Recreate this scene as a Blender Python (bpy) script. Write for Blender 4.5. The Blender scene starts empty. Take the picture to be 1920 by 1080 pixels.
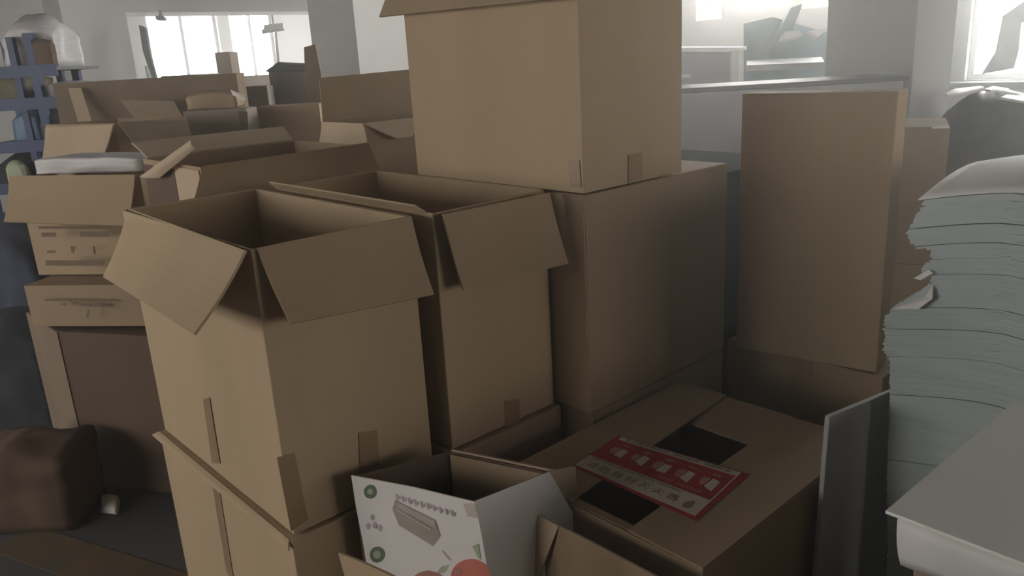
import bpy, bmesh, math, random
from mathutils import Vector, Matrix
random.seed(7)
scn = bpy.context.scene
col = scn.collection

# ---------------------------------------------------------------- camera, world, exposure
cam_data = bpy.data.cameras.new('camera')
cam = bpy.data.objects.new('camera', cam_data)
col.objects.link(cam)
cam_data.sensor_width = 36.0
cam_data.lens = 1491.0 / 1920.0 * 36.0
cam_data.clip_start = 0.02
yaw, pitch, roll = math.radians(41.7), math.radians(16.2), math.radians(-3.3)
fw = Vector((math.sin(yaw) * math.cos(pitch), math.cos(yaw) * math.cos(pitch), -math.sin(pitch)))
rt = Vector((math.cos(yaw), -math.sin(yaw), 0))
up = rt.cross(fw)
r2 = rt * math.cos(roll) + up * math.sin(roll)
u2 = -rt * math.sin(roll) + up * math.cos(roll)
cam.matrix_world = Matrix(((r2.x, u2.x, -fw.x, 0), (r2.y, u2.y, -fw.y, 0), (r2.z, u2.z, -fw.z, 1.7), (0, 0, 0, 1)))
scn.camera = cam

world = bpy.data.worlds.new('sky')
scn.world = world
world.use_nodes = True
world.node_tree.nodes['Background'].inputs[0].default_value = (0.85, 0.93, 1.0, 1)
world.node_tree.nodes['Background'].inputs[1].default_value = 1.0
scn.view_settings.view_transform = 'Standard'
scn.view_settings.look = 'None'
scn.view_settings.gamma = 1.0
scn.view_settings.use_curve_mapping = False
scn.view_settings.exposure = 0.15

PANE_BACK = 9.0        # pane strength in each wall; left and front panes are added fill
PANE_RIGHT = 56.0  # boosted to feed the glare haze
FILL_LEFT = 8.0
FILL_FRONT = 7.0

# ---------------------------------------------------------------- materials
def mat(name, rgb, rough=0.8, spec=0.3, var=0.0, scale=6.0, metal=0.0, stretch=None, rgb2=None, bump=0.0):
    m = bpy.data.materials.new(name)
    m.use_nodes = True
    nt = m.node_tree
    b = nt.nodes['Principled BSDF']
    b.inputs['Roughness'].default_value = rough
    b.inputs['Specular IOR Level'].default_value = spec
    b.inputs['Metallic'].default_value = metal
    if var > 0 or rgb2:
        tc = nt.nodes.new('ShaderNodeTexCoord')
        mp = nt.nodes.new('ShaderNodeMapping')
        if stretch: mp.inputs['Scale'].default_value = stretch
        nz = nt.nodes.new('ShaderNodeTexNoise')
        nz.inputs['Scale'].default_value = scale
        nz.inputs['Detail'].default_value = 4
        rp = nt.nodes.new('ShaderNodeValToRGB')
        lo = tuple(c * (1 - var) for c in rgb) if not rgb2 else rgb2
        hi = tuple(min(1, c * (1 + var)) for c in rgb) if not rgb2 else rgb
        rp.color_ramp.elements[0].position = 0.32
        rp.color_ramp.elements[1].position = 0.68
        rp.color_ramp.elements[0].color = (*lo, 1)
        rp.color_ramp.elements[1].color = (*hi, 1)
        L = nt.links.new
        L(tc.outputs['Object'], mp.inputs[0]); L(mp.outputs[0], nz.inputs['Vector'])
        L(nz.outputs['Fac'], rp.inputs[0]); L(rp.outputs[0], b.inputs['Base Color'])
        if bump:
            bp = nt.nodes.new('ShaderNodeBump')
            bp.inputs['Strength'].default_value = bump
            bp.inputs['Distance'].default_value = 0.004
            L(nz.outputs['Fac'], bp.inputs['Height']); L(bp.outputs[0], b.inputs['Normal'])
    else:
        b.inputs['Base Color'].default_value = (*rgb, 1)
    return m

def glow(name, rgb, s):
    m = bpy.data.materials.new(name)
    m.use_nodes = True
    nt = m.node_tree
    b = nt.nodes['Principled BSDF']
    b.inputs['Base Color'].default_value = (0.8, 0.8, 0.8, 1)
    b.inputs['Emission Color'].default_value = (*rgb, 1)
    b.inputs['Emission Strength'].default_value = s
    return m

M = {}
M['card'] = mat('tan cardboard', (0.43, 0.323, 0.207), 0.75, 0.25, 0.07, 3.0, stretch=(1, 1, 0.25))
M['card_b'] = mat('brown cardboard', (0.35, 0.257, 0.168), 0.78, 0.25, 0.08, 3.0, stretch=(1, 1, 0.25))
M['card_c'] = mat('pale cardboard', (0.48, 0.375, 0.26), 0.75, 0.25, 0.07, 3.0, stretch=(1, 1, 0.25))
M['card_d'] = mat('dark and shaded cardboard', (0.13, 0.088, 0.063), 0.8, 0.2, 0.1, 3.0, stretch=(1, 1, 0.25))  # also holds shade inside cartons and on the left stack's bottom carton
M['card_m'] = mat('mid brown cardboard', (0.215, 0.16, 0.112), 0.8, 0.2, 0.1, 3.0, stretch=(1, 1, 0.25))  # a tone between the brown and the dark cardboard
M['card_g'] = mat('grey brown cardboard', (0.26, 0.225, 0.19), 0.8, 0.2, 0.1, 3.0, stretch=(1, 1, 0.25))
M['tape'] = mat('brown packing tape', (0.30, 0.205, 0.125), 0.35, 0.5, 0.05, 10)
M['ink'] = mat('faded printing ink', (0.20, 0.145, 0.10), 0.8, 0.2, 0.1, 20)
M['wall'] = mat('white limewash', (0.72, 0.71, 0.68), 0.9, 0.2, 0.03, 1.5)
M['ceiling'] = mat('grey ceiling paint', (0.13, 0.128, 0.125), 0.9, 0.2, 0.03, 1.5)
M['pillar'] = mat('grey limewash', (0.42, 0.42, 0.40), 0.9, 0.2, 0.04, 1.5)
M['floor'] = mat('worn grey concrete', (0.075, 0.072, 0.076), 0.6, 0.4, 0.15, 2.0)
M['yellow'] = mat('worn yellow floor paint', (0.13, 0.085, 0.04), 0.7, 0.3, 0.0, 7.0, rgb2=(0.09, 0.075, 0.055))
M['paper'] = mat('grey board paper', (0.44, 0.505, 0.50), 0.7, 0.3, 0.05, 4, stretch=(1, 1, 12))
M['paper_white'] = mat('white paper', (0.74, 0.73, 0.71), 0.55, 0.4, 0.02, 5)
M['sheet'] = mat('satin grey board', (0.84, 0.84, 0.80), 0.33, 0.5, 0.05, 3)
M['panel'] = mat('grey board panel', (0.36, 0.365, 0.37), 0.6, 0.35, 0.06, 4)
M['white_print'] = mat('white printed board', (0.86, 0.82, 0.80), 0.45, 0.4, 0.03, 8, bump=0.2)
M['white_blank'] = mat('white coated board', (0.76, 0.735, 0.71), 0.5, 0.4, 0.03, 5)
M['red'] = mat('red print', (0.36, 0.035, 0.04), 0.6, 0.3, 0.1, 12)
M['pink'] = mat('pink print', (0.47, 0.24, 0.20), 0.6, 0.3, 0.05, 12)
M['label_white'] = mat('white label print', (0.62, 0.54, 0.48), 0.6, 0.3, 0.05, 12)
M['black'] = mat('dark print', (0.06, 0.05, 0.05), 0.7, 0.2, 0.1, 12)
M['green_ink'] = mat('dark green print', (0.16, 0.21, 0.15), 0.6, 0.3, 0.1, 12)
M['leaf'] = mat('pale green print', (0.42, 0.47, 0.33), 0.6, 0.3, 0.05, 12)
M['apple'] = mat('apple red print', (0.62, 0.20, 0.155), 0.5, 0.4, 0.1, 14)
M['lilac_ink'] = mat('faded pink print', (0.50, 0.43, 0.44), 0.6, 0.3, 0.05, 12)
M['hole'] = mat('kraft board strip', (0.42, 0.375, 0.315), 0.6, 0.3, 0.08, 6, stretch=(1, 1, 6))
M['film'] = mat('clear stretch film over white', (0.55, 0.53, 0.53), 0.38, 0.5, 0.1, 14, stretch=(0.4, 0.4, 4), bump=0.4)
M['blue'] = mat('blue rack paint', (0.035, 0.055, 0.14), 0.5, 0.4, 0.1, 6)
M['blue_bin'] = mat('blue plastic', (0.07, 0.15, 0.25), 0.45, 0.4, 0.1, 8)
M['olive'] = mat('olive goods', (0.17, 0.15, 0.10), 0.8, 0.2, 0.15, 8)
M['dark'] = mat('dark cloth', (0.045, 0.05, 0.06), 0.9, 0.2, 0.15, 8, bump=0.4)
M['navy'] = mat('dark blue cloth', (0.075, 0.085, 0.12), 0.9, 0.2, 0.15, 8, bump=0.4)
M['steel'] = mat('grey painted steel', (0.34, 0.35, 0.36), 0.5, 0.4, 0.05, 5)
M['steel_dark'] = mat('dark grey painted steel', (0.17, 0.18, 0.18), 0.6, 0.3, 0.05, 5)
M['chrome'] = mat('bright metal', (0.75, 0.75, 0.75), 0.25, 0.6, 0.05, 5, metal=0.8)
M['frame'] = mat('white window frame', (0.62, 0.63, 0.62), 0.6, 0.3, 0.03, 5)
M['teal'] = mat('grey blue machine paint', (0.25, 0.33, 0.36), 0.6, 0.3, 0.06, 5)
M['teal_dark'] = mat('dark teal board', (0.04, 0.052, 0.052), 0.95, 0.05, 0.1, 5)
M['curtain'] = mat('grey curtain cloth', (0.42, 0.44, 0.45), 0.9, 0.1, 0.1, 6)
M['grey_goods'] = mat('dark grey wrapped goods', (0.12, 0.12, 0.12), 0.5, 0.4, 0.12, 6, bump=0.3)
M['wood'] = mat('bare plank wood', (0.22, 0.165, 0.12), 0.8, 0.2, 0.15, 5, stretch=(1, 1, 0.2))
M['pane_back'] = glow('daylit pane to the back', (1.0, 0.985, 0.96), PANE_BACK)
M['pane_right'] = glow('daylit pane to the right', (1.0, 0.975, 0.925), PANE_RIGHT)
M['pane_shaded'] = glow('curtained daylit pane', (1.0, 0.99, 0.97), 11.0)
M['fill_pane_left'] = glow('added fill pane to the left', (1.0, 0.95, 0.88), FILL_LEFT)
M['fill_pane_front'] = glow('added fill pane to the front', (1.0, 0.93, 0.86), FILL_FRONT)

# ---------------------------------------------------------------- builders
def link(name, bm, m, parent=None, bev=0.0, smooth=False):
    me = bpy.data.meshes.new(name)
    bmesh.ops.recalc_face_normals(bm, faces=bm.faces)
    if smooth:
        for f in bm.faces: f.smooth = True
    bm.to_mesh(me)
    bm.free()
    me.materials.append(M[m] if isinstance(m, str) else m)
    o = bpy.data.objects.new(name, me)
    col.objects.link(o)
    if parent: o.parent = parent
    if bev:
        md = o.modifiers.new('edge', 'BEVEL')
        md.width = bev; md.segments = 2; md.limit_method = 'ANGLE'
    return o

def tag(o, label, cat, group=None, kind=None):
    if label: o['label'] = label
    if cat: o['category'] = cat
    if group: o['group'] = group
    if kind: o['kind'] = kind
    return o

def thing(name, label, cat, group=None, loc=(0, 0, 0)):
    o = bpy.data.objects.new(name, None)
    o.empty_display_size = 0.05
    o.location = loc
    col.objects.link(o)
    return tag(o, label, cat, group)

def add_box(bm, x0, x1, y0, y1, z0, z1):
    vs = [bm.verts.new(p) for p in ((x0,y0,z0),(x1,y0,z0),(x1,y1,z0),(x0,y1,z0),(x0,y0,z1),(x1,y0,z1),(x1,y1,z1),(x0,y1,z1))]
    for f in ((0,1,2,3),(4,5,6,7),(0,1,5,4),(1,2,6,5),(2,3,7,6),(3,0,4,7)):
        bm.faces.new([vs[i] for i in f])

def box(name, x0, x1, y0, y1, z0, z1, m, parent=None, bev=0.0):
    bm = bmesh.new(); add_box(bm, x0, x1, y0, y1, z0, z1)
    return link(name, bm, m, parent, bev)

def add_slab(bm, pts, th):
    P = [Vector(p) for p in pts]
    n = Vector((0, 0, 0))
    for i in range(len(P)):
        n += P[i].cross(P[(i + 1) % len(P)])
    n.normalize()
    a = [bm.verts.new(p + n * th / 2) for p in P]
    b = [bm.verts.new(p - n * th / 2) for p in P]
    bm.faces.new(a); bm.faces.new(b[::-1])
    for i in range(len(P)):
        j = (i + 1) % len(P)
        bm.faces.new((a[i], b[i], b[j], a[j]))

def slab(name, pts, th, m, parent=None, bev=0.0):
    bm = bmesh.new(); add_slab(bm, pts, th)
    return link(name, bm, m, parent, bev)

def bent(name, pts, th, m, parent=None, bow=0.01, n=8):
    """quad a,b (hinge) c,d (tip) with a gentle bow, like a creased carton flap"""
    a, b, c, d = [Vector(p) for p in pts]
    nrm = (b - a).cross(d - a).normalized()
    bm = bmesh.new(); F = []; B = []
    for i in range(n + 1):
        u = i / n; rf = []; rb = []
        for j in range(n + 1):
            v = j / n
            p = a.lerp(b, u).lerp(d.lerp(c, u), v)
            w = bow * math.sin(math.pi * v) + bow * 0.5 * math.sin(math.pi * u) * v
            p = p + nrm * w
            rf.append(bm.verts.new(p + nrm * th / 2)); rb.append(bm.verts.new(p - nrm * th / 2))
        F.append(rf); B.append(rb)
    for i in range(n):
        for j in range(n):
            bm.faces.new((F[i][j], F[i+1][j], F[i+1][j+1], F[i][j+1]))
            bm.faces.new((B[i][j], B[i][j+1], B[i+1][j+1], B[i+1][j]))
    for i in range(n):
        for (j) in (0, n):
            bm.faces.new((F[i][j], B[i][j], B[i+1][j], F[i+1][j]))
            bm.faces.new((F[j][i], F[j][i+1], B[j][i+1], B[j][i]))
    return link(name, bm, m, parent)

def carton_body(corners, z0, z1, m, parent, t=0.007, closed=False, bev=0.003, ztops=None):
    c = [Vector((p[0], p[1], 0)) for p in corners]
    zt = ztops or [z1] * 4
    bm = bmesh.new()
    def inset(i):
        p = c[i]; a = (c[i-1] - p).normalized(); b = (c[(i+1) % 4] - p).normalized()
        return p + (a + b) * t
    ob = [bm.verts.new((p.x, p.y, z0)) for p in c]
    ot = [bm.verts.new((p.x, p.y, zt[i])) for i, p in enumerate(c)]
    bm.faces.new(ob)
    for i in range(4):
        j = (i + 1) % 4
        bm.faces.new((ob[i], ob[j], ot[j], ot[i]))
    if closed:
        bm.faces.new(ot)
    else:
        q = [inset(i) for i in range(4)]
        it = [bm.verts.new((p.x, p.y, zt[i])) for i, p in enumerate(q)]
        ib = [bm.verts.new((p.x, p.y, z0 + t)) for p in q]
        for i in range(4):
            j = (i + 1) % 4
            bm.faces.new((ot[i], ot[j], it[j], it[i]))
            bm.faces.new((it[i], it[j], ib[j], ib[i]))
        bm.faces.new(ib[::-1])
    return link('body', bm, m, parent, bev)

def carton(label, corners, z0, z1, m='card', closed=False, group=None, name='carton', t=0.007, ztops=None):
    o = thing(name, label, 'box', group)
    carton_body(corners, z0, z1, m, o, t, closed, ztops=ztops)
    return o

def rect(x0, x1, y0, y1): return [(x0, y0), (x1, y0), (x1, y1), (x0, y1)]

def lerp2(a, b, t): return (a[0] + (b[0]-a[0]) * t, a[1] + (b[1]-a[1]) * t)

def struct(name, bm, m, parent=None):
    o = link(name, bm, m, parent)
    o['kind'] = 'structure'
    return o

# ---------------------------------------------------------------- room shell
X0, X1, Y0, Y1, ZC = -4.0, 8.0, -4.0, 13.0, 3.4
bm = bmesh.new(); add_box(bm, X0-0.2, X1+0.2, Y0-0.2, Y1+0.2, -0.15, 0.0); struct('floor', bm, 'floor')
bm = bmesh.new(); add_box(bm, X0-0.2, X1+0.2, Y0-0.2, Y1+0.2, ZC, ZC+0.15); struct('ceiling', bm, 'ceiling')

def wall(name, axis, pos, thick, lo, hi, openings, m='wall'):
    """openings: (a0, a1, z0, z1) along the wall, sorted"""
    bm = bmesh.new()
    def bx(a0, a1, z0, z1):
        if a1 - a0 < 1e-4 or z1 - z0 < 1e-4: return
        if axis == 'x': add_box(bm, min(pos, pos+thick), max(pos, pos+thick), a0, a1, z0, z1)
        else: add_box(bm, a0, a1, min(pos, pos+thick), max(pos, pos+thick), z0, z1)
    cur = lo
    for (a0, a1, z0, z1) in openings:
        bx(cur, a0, 0, ZC); bx(a0, a1, 0, z0); bx(a0, a1, z1, ZC)
        cur = a1
    bx(cur, hi, 0, ZC)
    return struct(name, bm, m)

wcount = [0]
def window(axis, pos, thick, a0, a1, z0, z1, pane, mull=2):
    wcount[0] += 1
    o = bpy.data.objects.new('window_%d' % wcount[0], None); col.objects.link(o)
    o['kind'] = 'structure'
    d0 = pos + thick * 0.35; d1 = pos + thick * 0.65
    fw = 0.05
    def bx(bm, p, q, r, s, e0, e1):
        if axis == 'x': add_box(bm, min(e0, e1), max(e0, e1), p, q, r, s)
        else: add_box(bm, p, q, min(e0, e1), max(e0, e1), r, s)
    bm = bmesh.new()
    bx(bm, a0, a0+fw, z0, z1, d0, d1); bx(bm, a1-fw, a1, z0, z1, d0, d1)
    bx(bm, a0+fw, a1-fw, z0, z0+fw, d0, d1); bx(bm, a0+fw, a1-fw, z1-fw, z1, d0, d1)
    for k in range(1, mull):
        a = a0 + (a1 - a0) * k / mull
        bx(bm, a-fw/2, a+fw/2, z0+fw, z1-fw, d0, d1)
    f = link('window_frame', bm, 'frame', o); f['kind'] = 'structure'
    bm = bmesh.new()
    e = pos + thick * 0.5
    bx(bm, a0+fw, a1-fw, z0+fw, z1-fw, e, e + thick * 0.06)
    p = link('window_pane', bm, pane, o); p['kind'] = 'structure'
    return o

back_open = [(4.5, 5.62, 1.25, 2.75), (5.8, 6.58, 1.25, 2.75)]
right_open = [(0.9, 2.70, 1.27, 3.0), (2.9, 3.85, 2.1, 3.2), (4.02, 4.30, 2.0, 3.2), (4.45, 5.12, 2.06, 3.2), (5.24, 5.58, 1.97, 3.2), (9.5, 12.3, 1.3, 2.8)]  # the one hidden behind the pillar is added to light the haze
left_fill_open = [(1.8, 3.6, 1.1, 2.7), (4.2, 6.0, 1.1, 2.7), (6.6, 8.4, 1.1, 2.7)]  # unseen windows added as fill light from the left
front_fill_open = [(1.4, 3.1, 1.2, 2.5), (3.7, 5.4, 1.2, 2.5)]  # unseen windows, added to brighten the faces turned to the front
wall('wall_back', 'y', Y1, 0.2, X0-0.2, X1+0.2, back_open)
wall('wall_right', 'x', X1, 0.2, Y0, Y1, right_open, 'pillar')
wall('wall_left', 'x', X0, -0.2, Y0, Y1, left_fill_open, 'pillar')
wall('wall_front', 'y', Y0, -0.2, X0-0.2, X1+0.2, front_fill_open, 'pillar')
for a in back_open: window('y', Y1, 0.2, *a, 'pane_back')
for a in right_open: window('x', X1, 0.2, *a, 'pane_shaded' if a[0] < 1 else ('pane_back' if a[0] > 9 else 'pane_right'))
for a in left_fill_open: window('x', X0, -0.2, *a, 'fill_pane_left')
for a in front_fill_open: window('y', Y0, -0.2, *a, 'fill_pane_front')

# pillars and the beam between them
def pillar(name, x0, x1, y0, y1, m='wall', z0=0.0, z1=ZC):
    bm = bmesh.new(); add_box(bm, x0, x1, y0, y1, z0, z1)
    return struct(name, bm, m)
pillar('trim_1', 2.65, 3.33, 10.2, 10.9)            # left pillar
pillar('trim_2', 5.05, 6.60, 8.04, 9.05)            # middle pillar
pillar('trim_3', 5.02, 5.62, 1.98, 2.52, 'pillar')            # pillar before the right hand windows
bm = bmesh.new(); add_box(bm, 3.33, X1, 10.2, 10.9, 2.44, ZC); struct('trim_4', bm, 'wall')
bm = bmesh.new(); add_box(bm, X1-0.25, X1, 0.7, 3.1, 1.20, 1.262); struct('trim_5', bm, 'steel_dark')   # sill

# yellow floor marking
bm = bmesh.new()
add_slab(bm, [(0.25, 3.35, 0.002), (0.42, 3.40, 0.002), (0.80, 2.45, 0.002), (0.62, 2.40, 0.002)], 0.003)
o = struct('trim_6', bm, 'yellow')

# ---------------------------------------------------------------- front row of cartons
TH = 0.006
def tape(parent, pts, m='tape'):
    return slab('tape', pts, 0.0012, m, parent)

# lower cartons carrying the row
o = carton('plain tan carton under the nearest open carton, vertical tape on its side', rect(0.655, 1.08, 1.535, 2.375), 0.0, 0.672, 'card', True, 'stacked tan cartons')
tape(o, [(0.6535, 1.99, 0.66), (0.6535, 1.94, 0.66), (0.6535, 1.955, 0.36), (0.6535, 2.0, 0.36)])
bent('flap', [(0.655, 1.545, 0.672), (0.655, 2.37, 0.672), (0.640, 2.40, 0.655), (0.643, 1.53, 0.655)], 0.004, 'card', o, 0.002, 4)
o = carton('closed brown carton under the second open carton of the row', rect(1.10, 1.50, 1.50, 2.36), 0.0, 0.722, 'card_b', True, 'stacked tan cartons')
o = carton('closed brown carton carrying the wide carton with the big box on it', rect(1.52, 2.17, 1.395, 2.15), 0.0, 0.722, 'card_b', True, 'stacked tan cartons')

# nearest open carton
o = carton('tall open tan carton nearest of the row, two flaps folded outward', rect(0.667, 1.068, 1.546, 2.36), 0.677, 1.35, 'card', False, 'stacked tan cartons')
bent('flap', [(0.686,2.362,1.351), (0.654,1.540,1.351), (0.526,1.546,1.204), (0.586,2.360,1.174)], TH, 'card', o, 0.006)
bent('flap', [(0.677,1.539,1.351), (1.063,1.537,1.351), (1.060,1.469,1.171), (0.690,1.461,1.200)], TH, 'card_b', o, 0.006)
slab('flap', [(0.68, 2.362, 1.35), (1.06, 2.362, 1.35), (1.05, 2.405, 1.16), (0.69, 2.405, 1.16)], TH, 'card', o)
slab('flap', [(1.07, 1.56, 1.35), (1.07, 2.35, 1.35), (1.098, 2.34, 1.15), (1.098, 1.57, 1.15)], TH, 'card', o)
tape(o, [(0.665,1.978,0.890), (0.665,1.929,0.909), (0.665,1.935,0.720), (0.665,1.995,0.698)])
tape(o, [(0.861,1.544,0.862), (0.911,1.544,0.851), (0.909,1.544,0.757), (0.854,1.544,0.760)])
tape(o, [(0.654,1.545,0.881), (0.696,1.544,0.875), (0.705,1.544,0.700), (0.660,1.544,0.692)])

# second open carton
o = carton('open tan carton second in the row with its front flap folded down', rect(1.112, 1.49, 1.517, 2.33), 0.727, 1.352, 'card', False, 'stacked tan cartons')
bent('flap', [(1.115,1.481,1.353), (1.460,1.471,1.353), (1.470,1.422,1.166), (1.140,1.458,1.165)], TH, 'card_b', o, 0.004)
slab('flap', [(1.109, 1.54, 1.352), (1.109, 2.32, 1.352), (1.086, 2.31, 1.372), (1.086, 1.55, 1.372)], 0.005, 'card', o)
slab('flap', [(1.488, 1.53, 1.354), (1.488, 2.1, 1.354), (1.496, 2.09, 1.20), (1.502, 1.54, 1.16)], 0.005, 'card_b', o)
tape(o, [(1.299,1.516,0.801), (1.354,1.516,0.788), (1.351,1.516,0.713), (1.297,1.516,0.725)])

# third carton: carries the big one
o = carton('wide brown carton below the big raised carton, its lit left end painted tan', rect(1.508, 2.165, 1.389, 2.13), 0.727, 1.345, 'card_b', True, 'stacked tan cartons')
slab('side_panel', [(1.506, 1.392, 0.73), (1.506, 2.1, 0.73), (1.506, 2.1, 1.34), (1.506, 1.392, 1.34)], 0.003, 'card', o)  # lit end put in as a lighter board colour
tape(o, [(1.496,1.387,1.339), (1.525,1.387,1.343), (1.519,1.387,1.303), (1.499,1.387,1.300)])

# big raised carton
o = carton('big tan carton raised on top of the row, reaching above the picture', rect(1.494, 1.913, 1.379, 2.10), 1.352, 1.94, 'card', False, 'stacked tan cartons')
bent('flap', [(1.492, 1.36, 1.94), (1.492, 2.13, 1.94), (1.455,2.172,1.839), (1.45, 1.34, 1.825)], TH, 'card_b', o, 0.002)
bent('flap', [(1.51, 1.377, 1.94), (1.90, 1.377, 1.94), (1.92, 1.32, 2.12), (1.49, 1.32, 2.12)], TH, 'card', o, 0.002)
tape(o, [(1.671,1.377,1.431), (1.730,1.377,1.430), (1.729,1.377,1.357), (1.670,1.377,1.356)])
tape(o, [(1.493,1.428,1.436), (1.492,1.390,1.438), (1.492,1.386,1.368), (1.492,1.424,1.367)])

# tall carton closing the corner, on another one
o = carton('tall closed tan carton standing on end across the aisle', [(2.262, 0.925), (2.372, 0.943), (2.302, 1.378), (2.192, 1.360)], 0.732, 1.553, 'card', True, 'stacked tan cartons')
o = carton('low brown carton underneath the tall closed carton', rect(2.25, 2.60, 0.90, 1.43), 0.0, 0.728, 'card_b', True, 'stacked tan cartons')
tape(o, [(2.2485, 1.19, 0.72), (2.2485, 1.12, 0.72), (2.2485, 1.12, 0.60), (2.2485, 1.19, 0.60)])

o = carton('dark teal carton added to darken the gap behind the wide brown carton, mostly hidden', rect(2.20, 2.80, 1.50, 2.2), 0.0, 1.285, 'teal_dark', True)  # added to blacken the slit beside the wide carton

# ---------------------------------------------------------------- carton with the red notice
A, B, Cc, D4 = (1.900, 1.375), (1.900, 0.790), (1.165, 0.785), (1.165, 1.375)
zl = 0.695
o = carton('half closed brown carton with a red and white notice across its top', [Cc, B, A, D4], 0.0, zl, 'card_b', False, None, 'carton')
def onq(u, v, z=zl):     # u along back edge A->B, v from the back edge toward the near end
    p = lerp2(A, B, u); q = lerp2(D4, Cc, u)
    r = lerp2(p, q, v)
    return (r[0], r[1], z)
z1 = zl + 0.004
slab('flap', [onq(0.0, 0.0, z1), (1.902,1.207,0.700), (1.167, 1.150, 0.700), onq(0.0, 1.0, z1)], 0.005, 'card_b', o)
slab('flap', [(1.889,1.002,0.700), onq(1.0, 0.0, z1), onq(1.0, 1.0, z1), (1.167, 0.978, 0.700)], 0.005, 'card_b', o)
slab('flap', [(1.899,1.224,0.696), (1.904,0.997,0.696), (1.696,0.994,0.690), (1.695,1.186,0.690)], 0.004, 'card_b', o)
slab('flap', [(1.200, 1.165, 0.690), (1.200, 0.965, 0.690), (1.174, 0.965, 0.694), (1.174, 1.165, 0.694)], 0.004, 'card_b', o)

zn = zl + 0.0085
def notice_pt(u, v, z=zn):     # u along the long side, v from the near side to the far side
    p00, p10, p01, p11 = NP
    a = lerp2(p00, p10, u); b = lerp2(p01, p11, u); c = lerp2(a, b, v)
    return (c[0], c[1], z)
NP = ((1.296,1.255,0.704), (1.305,0.901,0.703), (1.488,1.274,0.704), (1.534,0.928,0.704))
n = thing('notice', 'red and white fire extinguisher notice lying on the half closed carton', 'sign')
bm = bmesh.new(); add_slab(bm, [notice_pt(-0.01,-0.04), notice_pt(1.03,-0.06), notice_pt(1.05,1.02), notice_pt(-0.01,1.02)], 0.0012); link('sheet', bm, 'red', n)
def band(name, u0, u1, v0, v1, m, dz=0.0012):
    return slab(name, [notice_pt(u0, v0, zn+dz), notice_pt(u1, v0, zn+dz), notice_pt(u1, v1, zn+dz), notice_pt(u0, v1, zn+dz)], 0.0006, m, n)
band('white_band', 0.0, 1.0, 0.0, 0.33, 'label_white')
band('white_band', 0.03, 1.0, 0.91, 1.0, 'label_white')
band('rule', 0.99, 1.0, 0.33, 0.91, 'label_white')

def text_mesh(s, size):
    cu = bpy.data.curves.new('lettering', 'FONT')
    cu.body = s; cu.size = size; cu.align_x = 'CENTER'; cu.align_y = 'CENTER'; cu.resolution_u = 2
    t = bpy.data.objects.new('lettering', cu); col.objects.link(t)
    dg = bpy.context.evaluated_depsgraph_get()
    me = bpy.data.meshes.new_from_object(t.evaluated_get(dg))
    bpy.data.objects.remove(t)
    bpy.data.curves.remove(cu)
    return me

def lettering(s, u0, u1, v0, v1, m, name='lettering', dz=0.0022, ptf=notice_pt, parent=None, zbase=None):
    """lay a line of text over a patch of the notice"""
    me = text_mesh(s, 1.0)
    if not len(me.vertices): return None
    xs = [v.co.x for v in me.vertices]; ys = [v.co.y for v in me.vertices]
    w = max(max(xs)-min(xs), 1e-6); h = max(max(ys)-min(ys), 1e-6)
    bm = bmesh.new(); bm.from_mesh(me)
    for v in bm.verts:
        uu = u0 + (u1-u0) * (v.co.x - min(xs)) / w
        vv = v0 + (v1-v0) * (v.co.y - min(ys)) / h
        v.co = Vector(ptf(uu, vv, (zn + dz) if zbase is None else zbase))
    bpy.data.meshes.remove(me)
    return link(name, bm, m, parent or n)

lettering('消 防 器 材 灭 火 器', 0.06, 0.82, 0.08, 0.21, 'ink')
lettering('MIEHUOQI SHIYONG FANGFA SHUOMING', 0.05, 0.80, 0.255, 0.31, 'black')
lettering('灭火器使用方法  请勿挪用  定期检查', 0.08, 0.94, 0.925, 0.985, 'black')
lettering('提拔握压   对准火焰根部', 0.56, 0.90, 0.37, 0.44, 'pink')
# flame mark
fl = [(0.88,0.06),(0.91,0.05),(0.935,0.09),(0.935,0.15),(0.92,0.20),(0.905,0.24),(0.90,0.18),(0.885,0.17),(0.87,0.11)]
slab('flame_mark', [notice_pt(u, v, zn+0.0022) for u, v in fl], 0.0006, 'tape', n)
# five hand pictograms on the red field
for k in range(5):
    c = 0.13 + k * 0.185
    q = (0.0, 0.02, -0.015, 0.01, 0.015)[k]
    slab('sleeve', [notice_pt(u, v, zn+0.0012) for u, v in [(c+0.005,0.52+q),(c+0.075,0.50-q),(c+0.07,0.70),(c+0.012,0.71+q)]], 0.0006, 'label_white', n)
    slab('pictogram', [notice_pt(u, v, zn+0.0012) for u, v in [(c-0.055,0.60+q),(c-0.03,0.53),(c,0.55+q),(c+0.003,0.68),(c-0.02,0.74-q),(c-0.035,0.69),(c-0.05,0.72)]], 0.0006, 'pink', n)
    slab('pictogram', [notice_pt(u, v, zn+0.0012) for u, v in [(c-0.02,0.79),(c+0.045,0.78),(c+0.05,0.82),(c-0.015,0.83)]], 0.0006, 'tape', n)

# ---------------------------------------------------------------- white fruit carton inside a brown carton
Wa, Wb, Wc = (0.795, 1.478), (0.916, 1.186), (1.109, 1.155)
Wd = (1.024, 1.404)
zw = 0.80
o = carton('white printed fruit carton with red apples and an open dark top', [Wb, Wc, Wd, Wa], 0.12, zw, 'card_d', False, None, 'carton', 0.006)  # dark body colour holds the shade inside
slab('printed_panel', [(0.793,1.477,0.804), (0.859,1.318,0.806), (0.915,1.184,0.800), (0.919,1.173,0.714), (0.925,1.158,0.556), (0.800,1.461,0.466), (0.797,1.469,0.640), (0.794,1.475,0.723)], 0.003, 'white_print', o)
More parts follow.
